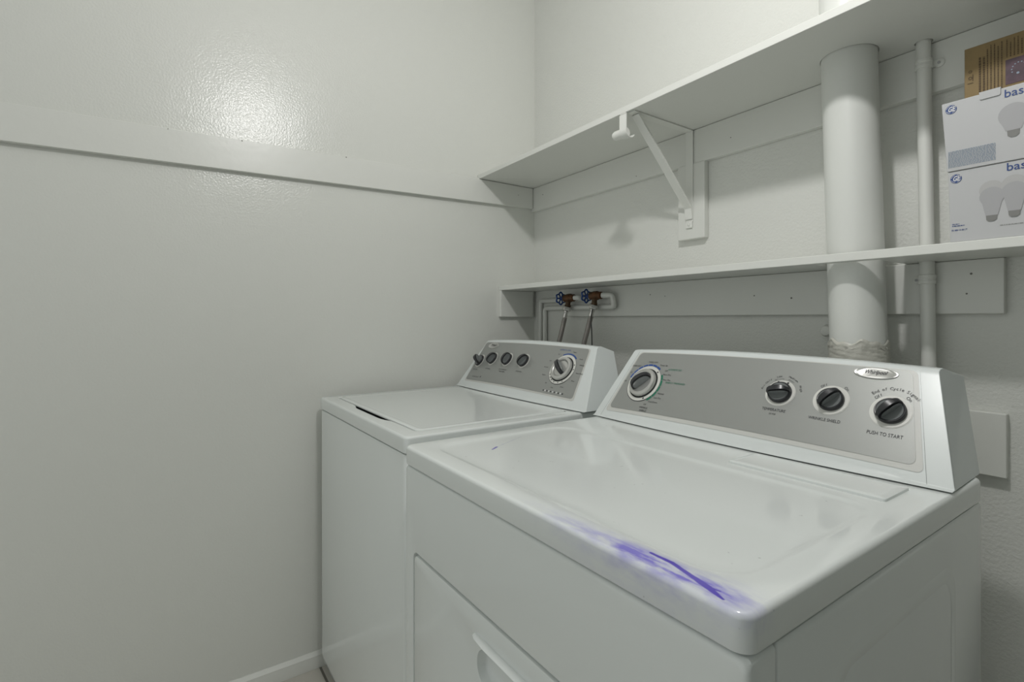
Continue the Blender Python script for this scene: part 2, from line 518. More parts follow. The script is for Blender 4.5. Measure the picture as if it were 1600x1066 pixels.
tube(bm, fillet([(0.452, -0.083, 1.205), (0.456, -0.095, 1.17), (0.466, -0.1, 1.13), (0.472, -0.10, 0.9)], 0.015), 0.0021, 8)
prop(obj('cable', bm, 'cable'), 'thin black cable hanging beside the right braided hose', 'cable')

# ------------------------------------------------------------------ appliances
S = Vector((0, 0.104, 0.153)).normalized()
N = Vector((0, -S.z, S.y))
class Face:
    def __init__(s, x0, x1, bulge=0.015, base=(-0.416, 0.93)):
        s.xc = (x0 + x1) / 2; s.h = (x1 - x0) / 2; s.b = bulge; s.base = base
    def __call__(s, x, t, off=0.0):
        u = (x - s.xc) / s.h
        return Vector((x, s.base[0], s.base[1])) + S * t + N * (off - s.b * u * u)
    def frame(s, x, t, off=0.0):
        c = s(x, t, off); e = 0.01
        X = (s(x + e, t) - s(x - e, t)).normalized()
        Z = X.cross(S).normalized(); Y = Z.cross(X)
        m = Matrix((X, Y, Z)).transposed().to_4x4(); m.translation = c
        return m

def console(parent, F, bot, top, ybk=-0.250):
    """bot/top = (xl, xr) of the front face at the bottom and at the top"""
    # profile rows: (kind, value, xl, xr)
    def lx(t): k = t / 0.19; return bot[0] + (top[0] - bot[0]) * k, bot[1] + (top[1] - bot[1]) * k
    nst = 28
    rows = []
    for t in (-0.019, -0.004, 0.001, 0.03, 0.08, 0.13, 0.17, 0.185, 0.192):
        a, b = lx(t)
        if t < -0.01: a += 0.004; b -= 0.004
        rows.append([F(a + (b - a) * i / nst, t) for i in range(nst + 1)])
        if t < -0.01:
            for p in rows[-1]: p.z = 0.9165
    a, b = lx(0.192)
    base = rows[-1]
    rows.append([Vector((p.x, p.y + 0.006, p.z + 0.0035 + 0.003 * (1 - ((p.x - F.xc) / F.h) ** 2))) for p in base])
    rows.append([Vector((p.x, p.y + 0.018, p.z + 0.0045 + 0.004 * (1 - ((p.x - F.xc) / F.h) ** 2))) for p in base])
    a2, b2 = a - 0.020, b + 0.020
    zt_ = base[0].z - 0.008
    def L(i): return (a2 + (b2 - a2) * i / nst)
    rows.append([Vector((L(i), ybk, zt_ + 0.012 * (1 - (2 * i / nst - 1) ** 6))) for i in range(nst + 1)])
    a3, b3 = bot[0] + 0.006, bot[1] - 0.006
    rows.append([Vector((a3 + (b3 - a3) * i / nst, ybk, 0.9145)) for i in range(nst + 1)])
    bm = bmesh.new()
    loops = [[r[i] for r in rows] for i in range(nst + 1)]
    loft(bm, loops)
    o = obj('console', bm, 'plastic', parent, smooth=24)
    md = o.modifiers.new('bevel', 'BEVEL'); md.width = 0.0035; md.segments = 3; md.limit_method = 'ANGLE'; md.angle_limit = math.radians(30); md.harden_normals = True
    return o

def patch(F, xl0, xr0, xl1, xr1, s0, s1, r, off, nu=44, nv=10):
    """rounded trapezoid hugging the console face"""
    bm = bmesh.new(); grid = []
    W = xr0 - xl0
    us = [0.5 * r / W * (1 - math.cos(PI * i / 16)) * 2 / 2 for i in range(9)]
    vs_ = []
    e = r / W
    left = [e * (1 - math.cos(PI / 2 * i / 8)) for i in range(9)]
    mid = [e + (1 - 2 * e) * i / nu for i in range(1, nu)]
    vs_ = left + mid + [1 - q for q in left[::-1]]
    for v in vs_:
        d = min(v, 1 - v) * W
        c = 0 if d >= r else r - math.sqrt(max(r * r - (r - d) ** 2, 0))
        row = []
        for j in range(nv + 1):
            s_ = (s0 + c) + (s1 - s0 - 2 * c) * j / nv
            k = (s_ - s0) / (s1 - s0)
            x = (xl0 + (xl1 - xl0) * k) * (1 - v) + (xr0 + (xr1 - xr0) * k) * v
            row.append(bm.verts.new(F(x, s_, off)))
        grid.append(row)
    for A_, B_ in zip(grid, grid[1:]):
        for j in range(nv): bm.faces.new((A_[j], B_[j], B_[j + 1], A_[j + 1]))
    return bm

def ringm(bm, F, x, s, r0, r1, off, a0=0, a1=360, n=64, base=None):
    A_, B_ = [], []
    for k in range(n + 1):
        a = math.radians(a0 + (a1 - a0) * k / n)
        A_.append(bm.verts.new(F(x + r0 * math.cos(a), s + r0 * math.sin(a), off)))
        B_.append(bm.verts.new(F(x + r1 * math.cos(a), s + r1 * math.sin(a), off)))
    for k in range(n): bm.faces.new((A_[k], B_[k], B_[k + 1], A_[k + 1]))

def arc_text(dst, F, s_, cx, cs, r, a_mid, size, off, spread=None):
    """each character turned around a dial"""
    n = len(s_); step = spread if spread else size * 0.62 / r
    for i, ch in enumerate(s_):
        if ch == ' ': continue
        a = math.radians(a_mid) + ((n - 1) / 2 - i) * step
        rot = a - PI / 2
        def fn(px, py, a=a, rot=rot):
            qx = px * math.cos(rot) - py * math.sin(rot); qy = px * math.sin(rot) + py * math.cos(rot)
            return F(cx + r * math.cos(a) + qx, cs + r * math.sin(a) + qy, off)
        add_text(dst, ch, size, fn)

def put(name, bm, m, parent, mtx, smooth=40, bevel=None):
    """mesh in its own local frame, parented, placed by world matrix mtx"""
    me = bpy.data.meshes.new(name)
    bmesh.ops.recalc_face_normals(bm, faces=bm.faces[:])
    bm.to_mesh(me); bm.free(); me.materials.append(M[m])
    for p in me.polygons: p.use_smooth = True
    me.set_sharp_from_angle(angle=math.radians(smooth))
    o = bpy.data.objects.new(name, me); col.objects.link(o); o.parent = parent
    if mtx is not None:
        o.matrix_local = Matrix.Translation(-ORG[parent.name]) @ mtx
    return o

def grip(parent_o, L, H, wd, ang, z0=0.008, taper=0.55):
    """D-shaped raised grip bar with a glossy grey inlay on both flanks"""
    R4 = Matrix.Rotation(math.radians(ang), 4, 'Z')
    def dsec(l, h, zb, n=20):
        return [(l * math.cos(PI * k / n), zb + h * (math.sin(PI * k / n)) ** 0.62) for k in range(n + 1)]
    pr = dsec(L / 2, H, z0)
    bm = bmesh.new()
    def wof(x, top): return wd * (1 - taper * (abs(x) / (L / 2)) ** 2) * (0.80 if top else 1)
    ring = []
    A_ = [R4 @ Vector((x, -0.5 * wof(x, z > z0 + H * .5), z)) for x, z in pr]
    B_ = [R4 @ Vector((x, 0.5 * wof(x, z > z0 + H * .5), z)) for x, z in pr]
    loft(bm, [A_, B_])
    md = put('grip', bm, 'dark', parent_o, None, smooth=30)
    bv = md.modifiers.new('bevel', 'BEVEL'); bv.width = 0.0008; bv.segments = 2; bv.limit_method = 'ANGLE'
    for sg in (-1, 1):
        bm = bmesh.new()
        pi_ = dsec(L / 2 * 0.84, H * 0.82, z0 + H * 0.03)
        V = [bm.verts.new(R4 @ Vector((x, sg * (0.5 * wof(x, False) + 0.0004), z))) for x, z in pi_]
        V2 = [bm.verts.new(R4 @ Vector((x * 0.9, sg * (0.5 * wof(x, False) - 0.0003), z0 + H * 0.08 + (z - z0 - H * 0.03) * 0.9))) for x, z in pi_]
        for k in range(len(V) - 1): bm.faces.new((V[k], V[k + 1], V2[k + 1], V2[k]))
        bm.faces.new((V[-1], V[0], V2[0], V2[-1]))
        bm.faces.new(V2)
        bm2 = bm
        put('grip_inlay', bm2, 'grey', parent_o, None, smooth=20)

def knob(parent, F, x, s, ang, R=0.0215, ring=0.0285, H=0.021):
    bm = bmesh.new(); 
    ringm(bm, F, x, s, R * 0.8, ring, 0.0022)
    ringm(bm, F, x, s, ring, ring + 0.0012, 0.0016)
    obj('dial_plate', bm, 'ring', parent, recalc=True)
    bm = bmesh.new()
    lathe(bm, [(R, 0.001), (R, 0.006), (R * 0.93, 0.0085), (R * 0.86, 0.0085), (R * 0.72, 0.006), (R * 0.2, 0.0055)], 44)
    k = put('knob', bm, 'dark', parent, F.frame(x, s, 0.0016))
    bm = bmesh.new(); lathe(bm, [(R * 0.84, 0.0084), (R * 0.70, 0.0066), (R * 0.2, 0.0060)], 44)
    put('knob_face', bm, 'grey', k, None)
    grip(k, R * 1.98, H, R * 0.60, ang, 0.0045)
    return k

def dial(parent, F, x, s, ang, R=0.0495):
    bm = bmesh.new(); ringm(bm, F, x, s, R * 0.80, R, 0.0024); 
    obj('dial_plate', bm, 'ring', parent)
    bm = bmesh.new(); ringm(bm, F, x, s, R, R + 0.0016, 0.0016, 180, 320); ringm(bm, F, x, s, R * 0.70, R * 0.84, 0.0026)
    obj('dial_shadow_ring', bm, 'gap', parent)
    fr = F.frame(x, s, 0.0020)
    bm = bmesh.new()
    lathe(bm, [(R * 0.76, 0.0008), (R * 0.77, 0.0065), (R * 0.74, 0.0095), (R * 0.60, 0.0115), (R * 0.56, 0.0105), (R * 0.50, 0.007), (R * 0.1, 0.0065)], 56)
    k = put('timer_dial', bm, 'silver', parent, fr)
    grip(k, R * 1.12, 0.026, 0.0135, ang, 0.0065, taper=0.2)
    return k

def badge(parent, F, x, s, a, b):
    bm = bmesh.new()
    loops = []
    for sc_, of in ((1.0, 0.0012), (0.98, 0.0030), (0.90, 0.0034), (0.86, 0.0026)):
        loops.append([F(x + a * sc_ * math.cos(2 * PI * k / 48), s + b * sc_ * math.sin(2 * PI * k / 48), of) for k in range(48)])
    loft(bm, loops, False, True)
    o = obj('badge', bm, 'silver', parent, smooth=50)
    bm = bmesh.new()
    add_text(bm, 'Whirlpool', b * 0.95, lambda px, py: F(x + px, s + py + b * 0.12, 0.0030), width=a * 0.98, shear=0.35, bold=0.0001)
    obj('lettering', bm, 'ink', o)
    bm = bmesh.new()
    loft(bm, [[F(x - a * 0.35 + a * 0.30 * q, s - b * 0.55 + b * 0.75 * q ** 2, 0.0029), F(x - a * 0.35 + a * 0.30 * q + a * .02, s - b * 0.55 + b * 0.75 * q ** 2 - b * .05, 0.0029)] for q in [i / 8 for i in range(9)]], False, False, closed=False)
    obj('swoosh', bm, 'edge', o)
    return o

def cover_loops(x0, x1, y0, y1, zb, zt, r, e=0.011):
    """outer shell of an enamelled top, returns list of loops up to the flat rim"""
    L = []
    def add(ins, z): L.append([(a, b, z) for a, b in rrect(x0 + ins, x1 - ins, y0 + ins, y1 - ins, max(r - ins, 0.003), 8)])
    add(0.010, zb + 0.001); add(0.003, zb); add(0.0007, zb + 0.0015); add(0, zb + 0.004); add(0, zt - e)
    for k in range(1, 7):
        a = PI / 2 * k / 6
        add(e * (1 - math.cos(a)), zt - e + e * math.sin(a))
    return L

# ---- washer
WX0, WX1, WY0, WY1, ZT = 0.045, 0.753, -0.925, -0.262, 0.914
wa = thing('washing_machine', (0.40, -0.59, 0.0), 'white top-loading washer in the corner, lid closed, four small knobs', 'washing machine')
bm = bmesh.new()
cz = []
for ins, z in ((0.030, 0.02), (0.016, 0.035), (0.006, 0.055), (0.003, 0.075), (0.002, 0.8665), (0.0026, 0.870), (0.004, 0.8725), (0.0065, 0.8735), (0.02, 0.8735), (0.022, 0.80)):
    cz.append([(a, b, z) for a, b in rrect(WX0 + ins, WX1 - ins, WY0 + ins, WY1 - ins, 0.018, 8)])
loft(bm, cz, True, True)
obj('cabinet', bm, 'enamel', wa)
bm = bmesh.new()
L = cover_loops(WX0, WX1, WY0, WY1, 0.876, ZT, 0.016, 0.0065)
lx0, lx1, ly0, ly1 = 0.092, 0.712, -0.880, -0.425
def opening(ins, z):
    out = []
    r = 0.016 - ins * 0.5; n = 8; seq = []
    R_ = rrect(lx0 + ins, lx1 - ins, ly0 + ins, ly1 - ins, max(r, 0.003), n)
    return [(a, b, z) for a, b in R_]
# front edge with a finger notch needs extra points: add them to every loop at the same place
def dens(loop, kind):
    # after index 3*(n+1)-1 comes bottom-right corner start; front edge runs from corner 3 end to corner 4 start
    i = 27 - 1
    a = Vector(loop[i]); b = Vector(loop[i + 1])
    extra = []
    for k in range(1, 30):
        t = k / 30; p = a.lerp(b, t)
        if kind:
            x = 0.10 + (0.70 - 0.10) * t
            m_ = 1 / (1 + math.exp(-(p.x - 0.300) / 0.009)) * 1 / (1 + math.exp((p.x - 0.545) / 0.009))
            p = p + Vector((0, -0.0135 * m_, 0))
        extra.append(tuple(p))
    return loop[:i + 1] + extra + loop[i + 1:]
loops = [dens(l, False) for l in L]
loops += [dens(opening(-0.002, ZT), True), dens(opening(0, ZT - 0.0015), True), dens(opening(0, 0.879), True)]
loft(bm, loops, False, False)
obj('top_cover', bm, 'enamel', wa, smooth=30)
# dark block under the notch, the well's shade put in as colour
bm = bbox(0.0925, 0.7115, -0.8935, -0.426, 0.8742, 0.9040)
obj('well_shade_block', bm, 'gap', wa)
bm = bmesh.new()
g = 0.0028
loops = []
for ins, z in ((g, 0.9105), (g, 0.9120), (g + 0.0008, 0.914), (g + 0.003, 0.9155), (g + 0.010, 0.9160), (g + 0.014, 0.9155), (g + 0.020, 0.9150)):
    loops.append([(a, b, z) for a, b in rrect(lx0 + ins, lx1 - ins, ly0 + ins, ly1 - ins, 0.016, 8)])
loft(bm, loops)
obj('lid', bm, 'enamel', wa, smooth=30)
FW = Face(0.040, 0.762)
console(wa, FW, (0.040, 0.762), (0.085, 0.698))
bm = patch(FW, 0.079, 0.703, 0.087, 0.677, 0.015, 0.189, 0.010, 0.0006)
obj('bezel', bm, 'edge', wa)
bm = patch(FW, 0.084, 0.696, 0.090, 0.672, 0.021, 0.187, 0.010, 0.0012)
pw = obj('control_panel', bm, 'panel', wa)
badge(wa, FW, 0.158, 0.173, 0.037, 0.0135)
for x, s, a in ((0.118, 0.104, 135), (0.206, 0.116, 58), (0.303, 0.118, 82), (0.402, 0.119, 58)):
    knob(wa, FW, x, s, a, R=0.0225, ring=0.026, H=0.021 if a != 135 else 0.027)
dial(wa, FW, 0.602, 0.108, 137, R=0.051)
put_t = lambda F, x, s: (lambda px, py: F(x + px, s + py, 0.0018))
def label(parent, F, x, s, tx, size, width=None, m='ink'):
    bm = bmesh.new(); add_text(bm, tx, size, put_t(F, x, s), width=width)
    return obj('lettering', bm, m, parent)
def arc_label(parent, F, tx, *a, **k):
    bm = bmesh.new(); arc_text(bm, F, tx, *a, **k)
    return obj('lettering', bm, 'ink', parent)
def marks(parent, F, pts, r, off, m='ink', name='dial_mark'):
    bm = bmesh.new()
    bm.free()
    for x, s in pts:
        bm = bmesh.new(); ringm(bm, F, x, s, 0.0001, r, off, n=12)
        obj(name, bm, m, parent)
for x, s, tx in ((0.118, 0.066, 'LOAD SIZE'), (0.206, 0.074, 'OPTIONS'), (0.305, 0.077, 'WATER TEMPERATURE'), (0.305, 0.069, 'WASH / RINSE'), (0.402, 0.078, 'RINSE OPTIONS')):
    label(pw, FW, x, s, tx, 0.0062, 0.034 if len(tx) < 14 else 0.048)
label(pw, FW, 0.150, 0.036, 'COMMERCIAL QUALITY', 0.006, 0.05)
for a, tx in ((75, 'Heavy'), (40, 'Casual'), (20, 'Delicate'), (-5, 'Hand Wash'), (-30, 'Rinse'), (-62, 'Drain'), (-95, 'Soak'), (-125, 'Off'), (205, 'Regular'), (180, 'Normal'), (158, 'Light'), (130, 'Off')):
    ra = math.radians(a); rr = 0.066
    label(pw, FW, 0.602 + (rr + 0.010 * abs(math.cos(ra))) * math.cos(ra), 0.108 + rr * math.sin(ra) * 0.98, tx, 0.0058)
for k in range(5): marks(pw, FW, [(0.5745 + 0.017 * k, 0.030)], 0.0030, 0.0019, 'white', 'indicator_light')
for k in range(6): marks(pw, FW, [(0.566 + 0.017 * k, 0.030)], 0.0026, 0.0020, 'ink', 'indicator_light')
marks(pw, FW, [(0.602 + 0.0465 * math.cos(math.radians(a)), 0.108 + 0.0465 * math.sin(math.radians(a))) for a in (-150, -135, -120, -100, -78, -58, 25, 5, 170, 188)], 0.0020, 0.0027)
marks(pw, FW, [(0.187, 0.038)], 0.003, 0.0018, name='badge_dot')
bm = bmesh.new()
ringm(bm, FW, 0.602, 0.108, 0.0525, 0.0565, 0.0018, 48, 118)
obj('cycle_arc', bm, 'blue', pw)
label(pw, FW, 0.575, 0.175, 'AUTOMATIC WASH', 0.0065, 0.048, 'blue')

# ---- dryer
DX0, DX1, DY0, DY1 = 0.809, 1.548, -0.953, -0.268
dr = thing('clothes_dryer', (1.18, -0.61, 0.0), 'white clothes dryer beside the washer, purple ink stain on its front edge', 'clothes dryer')
# body behind the front panel
bm = bmesh.new()
loops = []
yb = -0.9035
for ins, z in ((0.008, 0.02), (0.0015, 0.03), (0.0015, 0.866), (0.0022, 0.870), (0.004, 0.8730), (0.007, 0.8740), (0.03, 0.8740)):
    loops.append([(a, b, z) for a, b in rrect(DX0 + ins, DX1 - ins, yb + min(ins, 0.004) - 0.003, DY1 - ins, 0.005, 4)])
loft(bm, loops)
obj('side_cabinet', bm, 'enamel', dr)
# faint pressed rectangle in the right flank: a raised rounded frame line
bm = bmesh.new()
loops = []
for ins, xo in ((0.0, 0.0), (0.008, 0.0008), (0.012, 0.0008), (0.020, 0.0001)):
    loops.append([(DX1 - 0.0015 + xo, a, b) for a, b in rrect(-0.80 + ins, -0.40 - ins, 0.10 + ins, 0.815 - ins, 0.05 - ins * 0.5, 8)])
loft(bm, loops, False, False)
obj('pressed_rib', bm, 'enamel', dr, smooth=80)
# front panel with the door opening
ox0, ox1, oz0, oz1 = 0.850, 1.508, 0.24, 0.712
bm = bmesh.new()
def fl(ins, y, rx=0.012):
    return [(a, y, b) for a, b in rrect(DX0 + 0.0015 + ins, DX1 - 0.0015 - ins, 0.02 + ins, 0.8745 - ins, rx, 8)]
loops = [fl(0, -0.906, 0.006), fl(0, -0.944, 0.006)]
for k in range(1, 6):
    a = PI / 2 * k / 5; loops.append(fl(0.0065 * (1 - math.cos(a)), -0.944 - 0.0065 * math.sin(a), 0.010))
def dl(ins, y, r): return [(a, y, b) for a, b in rrect(ox0 + ins, ox1 - ins, oz0 + ins, oz1 - ins, r, 8)]
loops += [dl(-0.004, -0.9505, 0.020), dl(-0.0012, -0.9498, 0.0175), dl(0, -0.9475, 0.016), dl(0.0005, -0.930, 0.016)]
loft(bm, loops, False, False)
obj('front_panel', bm, 'enamel', dr, smooth=40)
bm = bbox(ox0 - 0.01, ox1 + 0.01, -0.930, -0.910, oz0 - 0.01, oz1 + 0.01)  # near-black slab behind the door, painting the shade in its gap
obj('door_gap_shade', bm, 'gap', dr)
bm = bmesh.new()
def pk(ins, y, r): return [(a, y, b) for a, b in rrect(1.094 + ins, 1.266 - ins, 0.598 + ins, 0.657 - ins, r, 8)]
loops = [dl(0.0045, -0.932, 0.014), dl(0.0045, -0.947, 0.014), dl(0.0055, -0.9498, 0.013), dl(0.0085, -0.951, 0.011),
         pk(-0.004, -0.951, 0.030), pk(0, -0.9495, 0.028), pk(0.004, -0.938, 0.024), pk(0.010, -0.9335, 0.018)]
loft(bm, loops, False, True)
dd = obj('door', bm, 'enamel', dr, smooth=40)
bm = bmesh.new()
loft(bm, [[(x, -0.9485, 0.6725), (x, -0.954 - 0.006 * k, 0.6715), (x, -0.956 - 0.006 * k, 0.6690), (x, -0.953 - 0.004 * k, 0.6640), (x, -0.9485, 0.6600)]
          for x, k in ((1.090, 0), (1.100, 0.6), (1.13, 1), (1.23, 1), (1.26, 0.6), (1.270, 0))])
obj('door_handle', bm, 'enamel', dd, smooth=50)
# enamelled top with a shallow dished work surface
bm = bmesh.new()
L = cover_loops(DX0, DX1, DY0, DY1, 0.877, ZT, 0.018, 0.0065)
def rec(ins, z, r): return [(a, b, z) for a, b in rrect(0.846 + ins, 1.512 - ins, -0.915 + ins, -0.555 - ins, r, 8)]
L += [rec(0, ZT, 0.055), rec(0.003, ZT - 0.0004, 0.053), rec(0.007, ZT - 0.0015, 0.050), rec(0.011, ZT - 0.0025, 0.047), rec(0.015, ZT - 0.0030, 0.044), rec(0.030, ZT - 0.0032, 0.035)]
loft(bm, L, False, True)
top = obj('top_cover', bm, 'enamel', dr, smooth=38)
# lint screen door set in the top
bm = bmesh.new()
loops = []
for ins, z in ((0, ZT + 0.0001), (0.0004, ZT + 0.0034), (0.0024, ZT + 0.0048), (0.012, ZT + 0.0050), (0.02, ZT + 0.0048)):
    loops.append([(a, b, z) for a, b in rrect(1.262 + ins, 1.503 - ins, -0.530 + ins, -0.440 - ins, 0.004, 4)])
loft(bm, loops)
obj('lint_screen_cover', bm, 'enamel', dr, smooth=30)
FD = Face(0.797, 1.546)
console(dr, FD, (0.797, 1.546), (0.838, 1.500))
bm = patch(FD, 0.830, 1.508, 0.864, 1.472, 0.011, 0.190, 0.010, 0.0006)
obj('bezel', bm, 'edge', dr)
bm = patch(FD, 0.840, 1.497, 0.868, 1.465, 0.021, 0.188, 0.012, 0.0012)
pd = obj('control_panel', bm, 'panel', dr)
for (xa, xb) in ((1.5135, 1.4745), (0.8225, 0.8600)):
    bm = bmesh.new()
    A_ = []
    for i in range(13):
        t = -0.015 + 0.206 * i / 12
        x = xa + (xb - xa) * (t / 0.19)
        A_.append([FD(x - 0.0003, t, 0.0004), FD(x + 0.0003, t, 0.0004)])
    loft(bm, A_, False, False, closed=False)
    obj('end_cap_seam', bm, 'grey', dr)
badge(dr, FD, 1.413, 0.1765, 0.0345, 0.0115)
knob(dr, FD, 1.264, 0.113, 12, R=0.0225, ring=0.0275, H=0.021)
knob(dr, FD, 1.356, 0.112, 52, R=0.0225, ring=0.0290, H=0.023)
knob(dr, FD, 1.449, 0.106, 52, R=0.0230, ring=0.0295, H=0.024)
dial(dr, FD, 0.922, 0.098, 45, R=0.0500)
label(pd, FD, 1.262, 0.0750, 'TEMPERATURE', 0.0084, 0.0455)
label(pd, FD, 1.262, 0.0660, 'DRY MISER', 0.0048, 0.013)
label(pd, FD, 1.354, 0.0715, 'WRINKLE SHIELD', 0.0084, 0.053)
label(pd, FD, 1.448, 0.0630, 'PUSH TO START', 0.0092, 0.0505)
arc_label(pd, FD, 'End of Cycle Signal', 1.449, 0.106, 0.0440, 88, 0.0078, 0.0018, spread=0.092)
arc_label(pd, FD, 'Off', 1.449, 0.106, 0.0345, 130, 0.0075, 0.0018, spread=0.11)
arc_label(pd, FD, 'On', 1.449, 0.106, 0.0345, 52, 0.0075, 0.0018, spread=0.15)
arc_label(pd, FD, 'Off', 1.356, 0.112, 0.0335, 122, 0.0070, 0.0018, spread=0.11)
arc_label(pd, FD, 'On', 1.356, 0.112, 0.0335, 52, 0.0070, 0.0018, spread=0.15)
for tx, am in (('Air Only', 152), ('Low', 108), ('Medium', 64), ('High', 22)):
    arc_label(pd, FD, tx, 1.264, 0.113, 0.0385, am, 0.0058, 0.0018, spread=0.095)
arc_label(pd, FD, 'Delicate', 1.264, 0.113, 0.0325, 108, 0.0038, 0.0018, spread=0.07)
arc_label(pd, FD, 'Casual', 1.264, 0.113, 0.0325, 64, 0.0038, 0.0018, spread=0.07)
pol = lambda cx, cs, r, al: [(cx + r * math.cos(math.radians(a)), cs + r * math.sin(math.radians(a))) for a in al]
marks(pd, FD, pol(1.264, 0.113, 0.0252, (68, 112)), 0.0022, 0.0027)
marks(pd, FD, pol(0.922, 0.098, 0.0455, (172, 48, -65)), 0.0024, 0.0028)
for a, tx, dx in ((178, 'Off', -.004), (152, '60', -.003), (128, 'TIMED DRY', -.010), (88, 'TIMED DRY', 0), (62, 'Touch Up', .010), (40, 'Off', .006), (28, 'More Dry', .006), (14, 'Very Dry', .006),
                  (-22, 'Normal', .008), (-35, 'Less Dry', .010), (-50, 'Cool Down', .012), (-66, 'Off', .006)):
    ra = math.radians(a); rr = 0.062
    label(pd, FD, 0.922 + rr * math.cos(ra) + dx, 0.098 + rr * math.sin(ra), tx, 0.0060)
label(pd, FD, 0.953, 0.0325, 'WRINKLE', 0.0068, 0.026)
label(pd, FD, 0.955, 0.0245, 'SHIELD', 0.0068, 0.022)
for k in range(7):
    bm = bmesh.new(); ringm(bm, FD, 0.922, 0.098, 0.0512, 0.0560, 0.0018, 52 + 16.5 * k, 66.5 + 16.5 * k, n=8)
    obj('cycle_arc', bm, 'blue', pd)
for k in range(5):
    bm = bmesh.new(); ringm(bm, FD, 0.922, 0.098, 0.0512, 0.0560, 0.0018, -55 + 17.5 * k, -39 + 17.5 * k, n=8)
    obj('cycle_arc', bm, 'green', pd)
label(pd, FD, 1.000, 0.142, 'AUTOMATIC DRY', 0.0072, 0.040, 'green')
label(pd, FD, 1.016, 0.106, 'ENERGY PREFERRED', 0.0064, 0.056, 'green')

# ink stain: pigment lying on the dryer's enamel
def stained():
    m = M['enamel'].copy(); m.name = 'ink_stained_enamel'
    nt = m.node_tree; b = nt.nodes['Principled BSDF']
    def nd(t, **k):
        n = nt.nodes.new(t)
        for a, v in k.items(): setattr(n, a, v)
        return n
    def lk(a, b_): nt.links.new(a, b_)
    tc = nd('ShaderNodeTexCoord')
    off = nd('ShaderNodeVectorMath', operation='ADD'); lk(tc.outputs['Object'], off.inputs[0]); off.inputs[1].default_value = (1.18, -0.61, 0.0)
    P = off.outputs[0]
    def val(op, a, b_=None, clamp=False):
        n = nd('ShaderNodeMath', operation=op, use_clamp=clamp)
        for i, q in enumerate((a, b_)):
            if q is None: continue
            if isinstance(q, (int, float)): n.inputs[i].default_value = q
            else: lk(q, n.inputs[i])
        return n.outputs[0]
    def noise(scale, detail=4, stretch=(1, 1, 1)):
        mp = nd('ShaderNodeMapping'); lk(P, mp.inputs[0]); mp.inputs['Scale'].default_value = stretch
        n = nd('ShaderNodeTexNoise'); lk(mp.outputs[0], n.inputs['Vector']); n.inputs['Scale'].default_value = scale; n.inputs['Detail'].default_value = detail
        return n.outputs['Fac']
    sep = nd('ShaderNodeSeparateXYZ'); lk(P, sep.inputs[0])
    X, Y, Z = sep.outputs
    wob = val('MULTIPLY', val('SUBTRACT', noise(60), 0.5), 0.003)
    def seg(A, B, w0, w1, soft, z=0.912):
        """capsule-shaped stroke, tapering from w0 to w1"""
        A = Vector(A); B = Vector(B); d = B - A; l2 = d.length_squared
        t = val('MAXIMUM', val('MINIMUM', val('ADD', val('MULTIPLY', val('SUBTRACT', X, A.x), d.x / l2), val('MULTIPLY', val('SUBTRACT', Y, A.y), d.y / l2)), 1.0), 0.0)
        px = val('ADD', A.x, val('MULTIPLY', t, d.x)); py = val('ADD', A.y, val('MULTIPLY', t, d.y))
        dx = val('SUBTRACT', X, px); dy = val('SUBTRACT', Y, py)
        dist = val('ADD', val('SQRT', val('ADD', val('MULTIPLY', dx, dx), val('MULTIPLY', dy, dy))), wob)
        wd = val('ADD', w0, val('MULTIPLY', t, w1 - w0))
        return val('SUBTRACT', 1.0, val('DIVIDE', val('SUBTRACT', dist, wd), soft), clamp=True)
    def smin(*a):
        r = a[0]
        for q in a[1:]: r = val('MAXIMUM', r, q)
        return r
    stroke = smin(seg((1.418, -0.9225), (1.446, -0.9225), 0.0008, 0.0022, 0.0015), seg((1.446, -0.9225), (1.497, -0.9345), 0.0022, 0.0030, 0.0015),
                  seg((1.497, -0.9345), (1.5175, -0.9420), 0.0030, 0.0008, 0.0015), seg((1.497, -0.9345), (1.5080, -0.9320), 0.0016, 0.0004, 0.0015))
    zt_ = nd('ShaderNodeMapRange'); lk(Z, zt_.inputs[0]); zt_.inputs[1].default_value = 0.9055; zt_.inputs[2].default_value = 0.9115
    stroke = val('MULTIPLY', stroke, zt_.outputs[0])
    def blob(cx, cy, rx, ry, tilt=0.0):
        dx = val('SUBTRACT', X, cx); dy = val('SUBTRACT', val('SUBTRACT', Y, cy), val('MULTIPLY', dx, tilt))
        q = val('ADD', val('POWER', val('ABSOLUTE', val('DIVIDE', dx, rx)), 2.0), val('POWER', val('ABSOLUTE', val('DIVIDE', dy, ry)), 2.0))
        return val('POWER', 2.718, val('MULTIPLY', q, -1.0))
    n1 = nd('ShaderNodeMapRange'); lk(noise(75, 8, (0.45, 1.5, 1)), n1.inputs[0]); n1.inputs[1].default_value = 0.36; n1.inputs[2].default_value = 0.62
    zf = nd('ShaderNodeMapRange'); lk(Z, zf.inputs[0]); zf.inputs[1].default_value = 0.890; zf.inputs[2].default_value = 0.910
    zf.inputs[3].default_value = 0.0; zf.inputs[4].default_value = 1.0
    a1 = val('MULTIPLY', blob(1.435, -0.935, 0.062, 0.017), 1.1)
    a2 = val('MULTIPLY', blob(1.508, -0.932, 0.032, 0.020), 0.75)
    a3 = val('MULTIPLY', blob(1.36, -0.940, 0.10, 0.017), 0.45)
    smudge = val('MULTIPLY', val('ADD', val('ADD', a1, a2), a3), val('ADD', val('MULTIPLY', n1.outputs[0], 0.75), 0.25))
    smudge = val('MULTIPLY', smudge, val('ADD', val('MULTIPLY', zf.outputs[0], 0.75), 0.25))
    # little purple nick with a hair line further back
    nick = val('MULTIPLY', smin(seg((0.934, -0.818), (0.922, -0.800), 0.0012, 0.0018, 0.0012), val('MULTIPLY', seg((0.922, -0.800), (0.876, -0.705), 0.0001, 0.0001, 0.0012), 0.30)), 0.85)
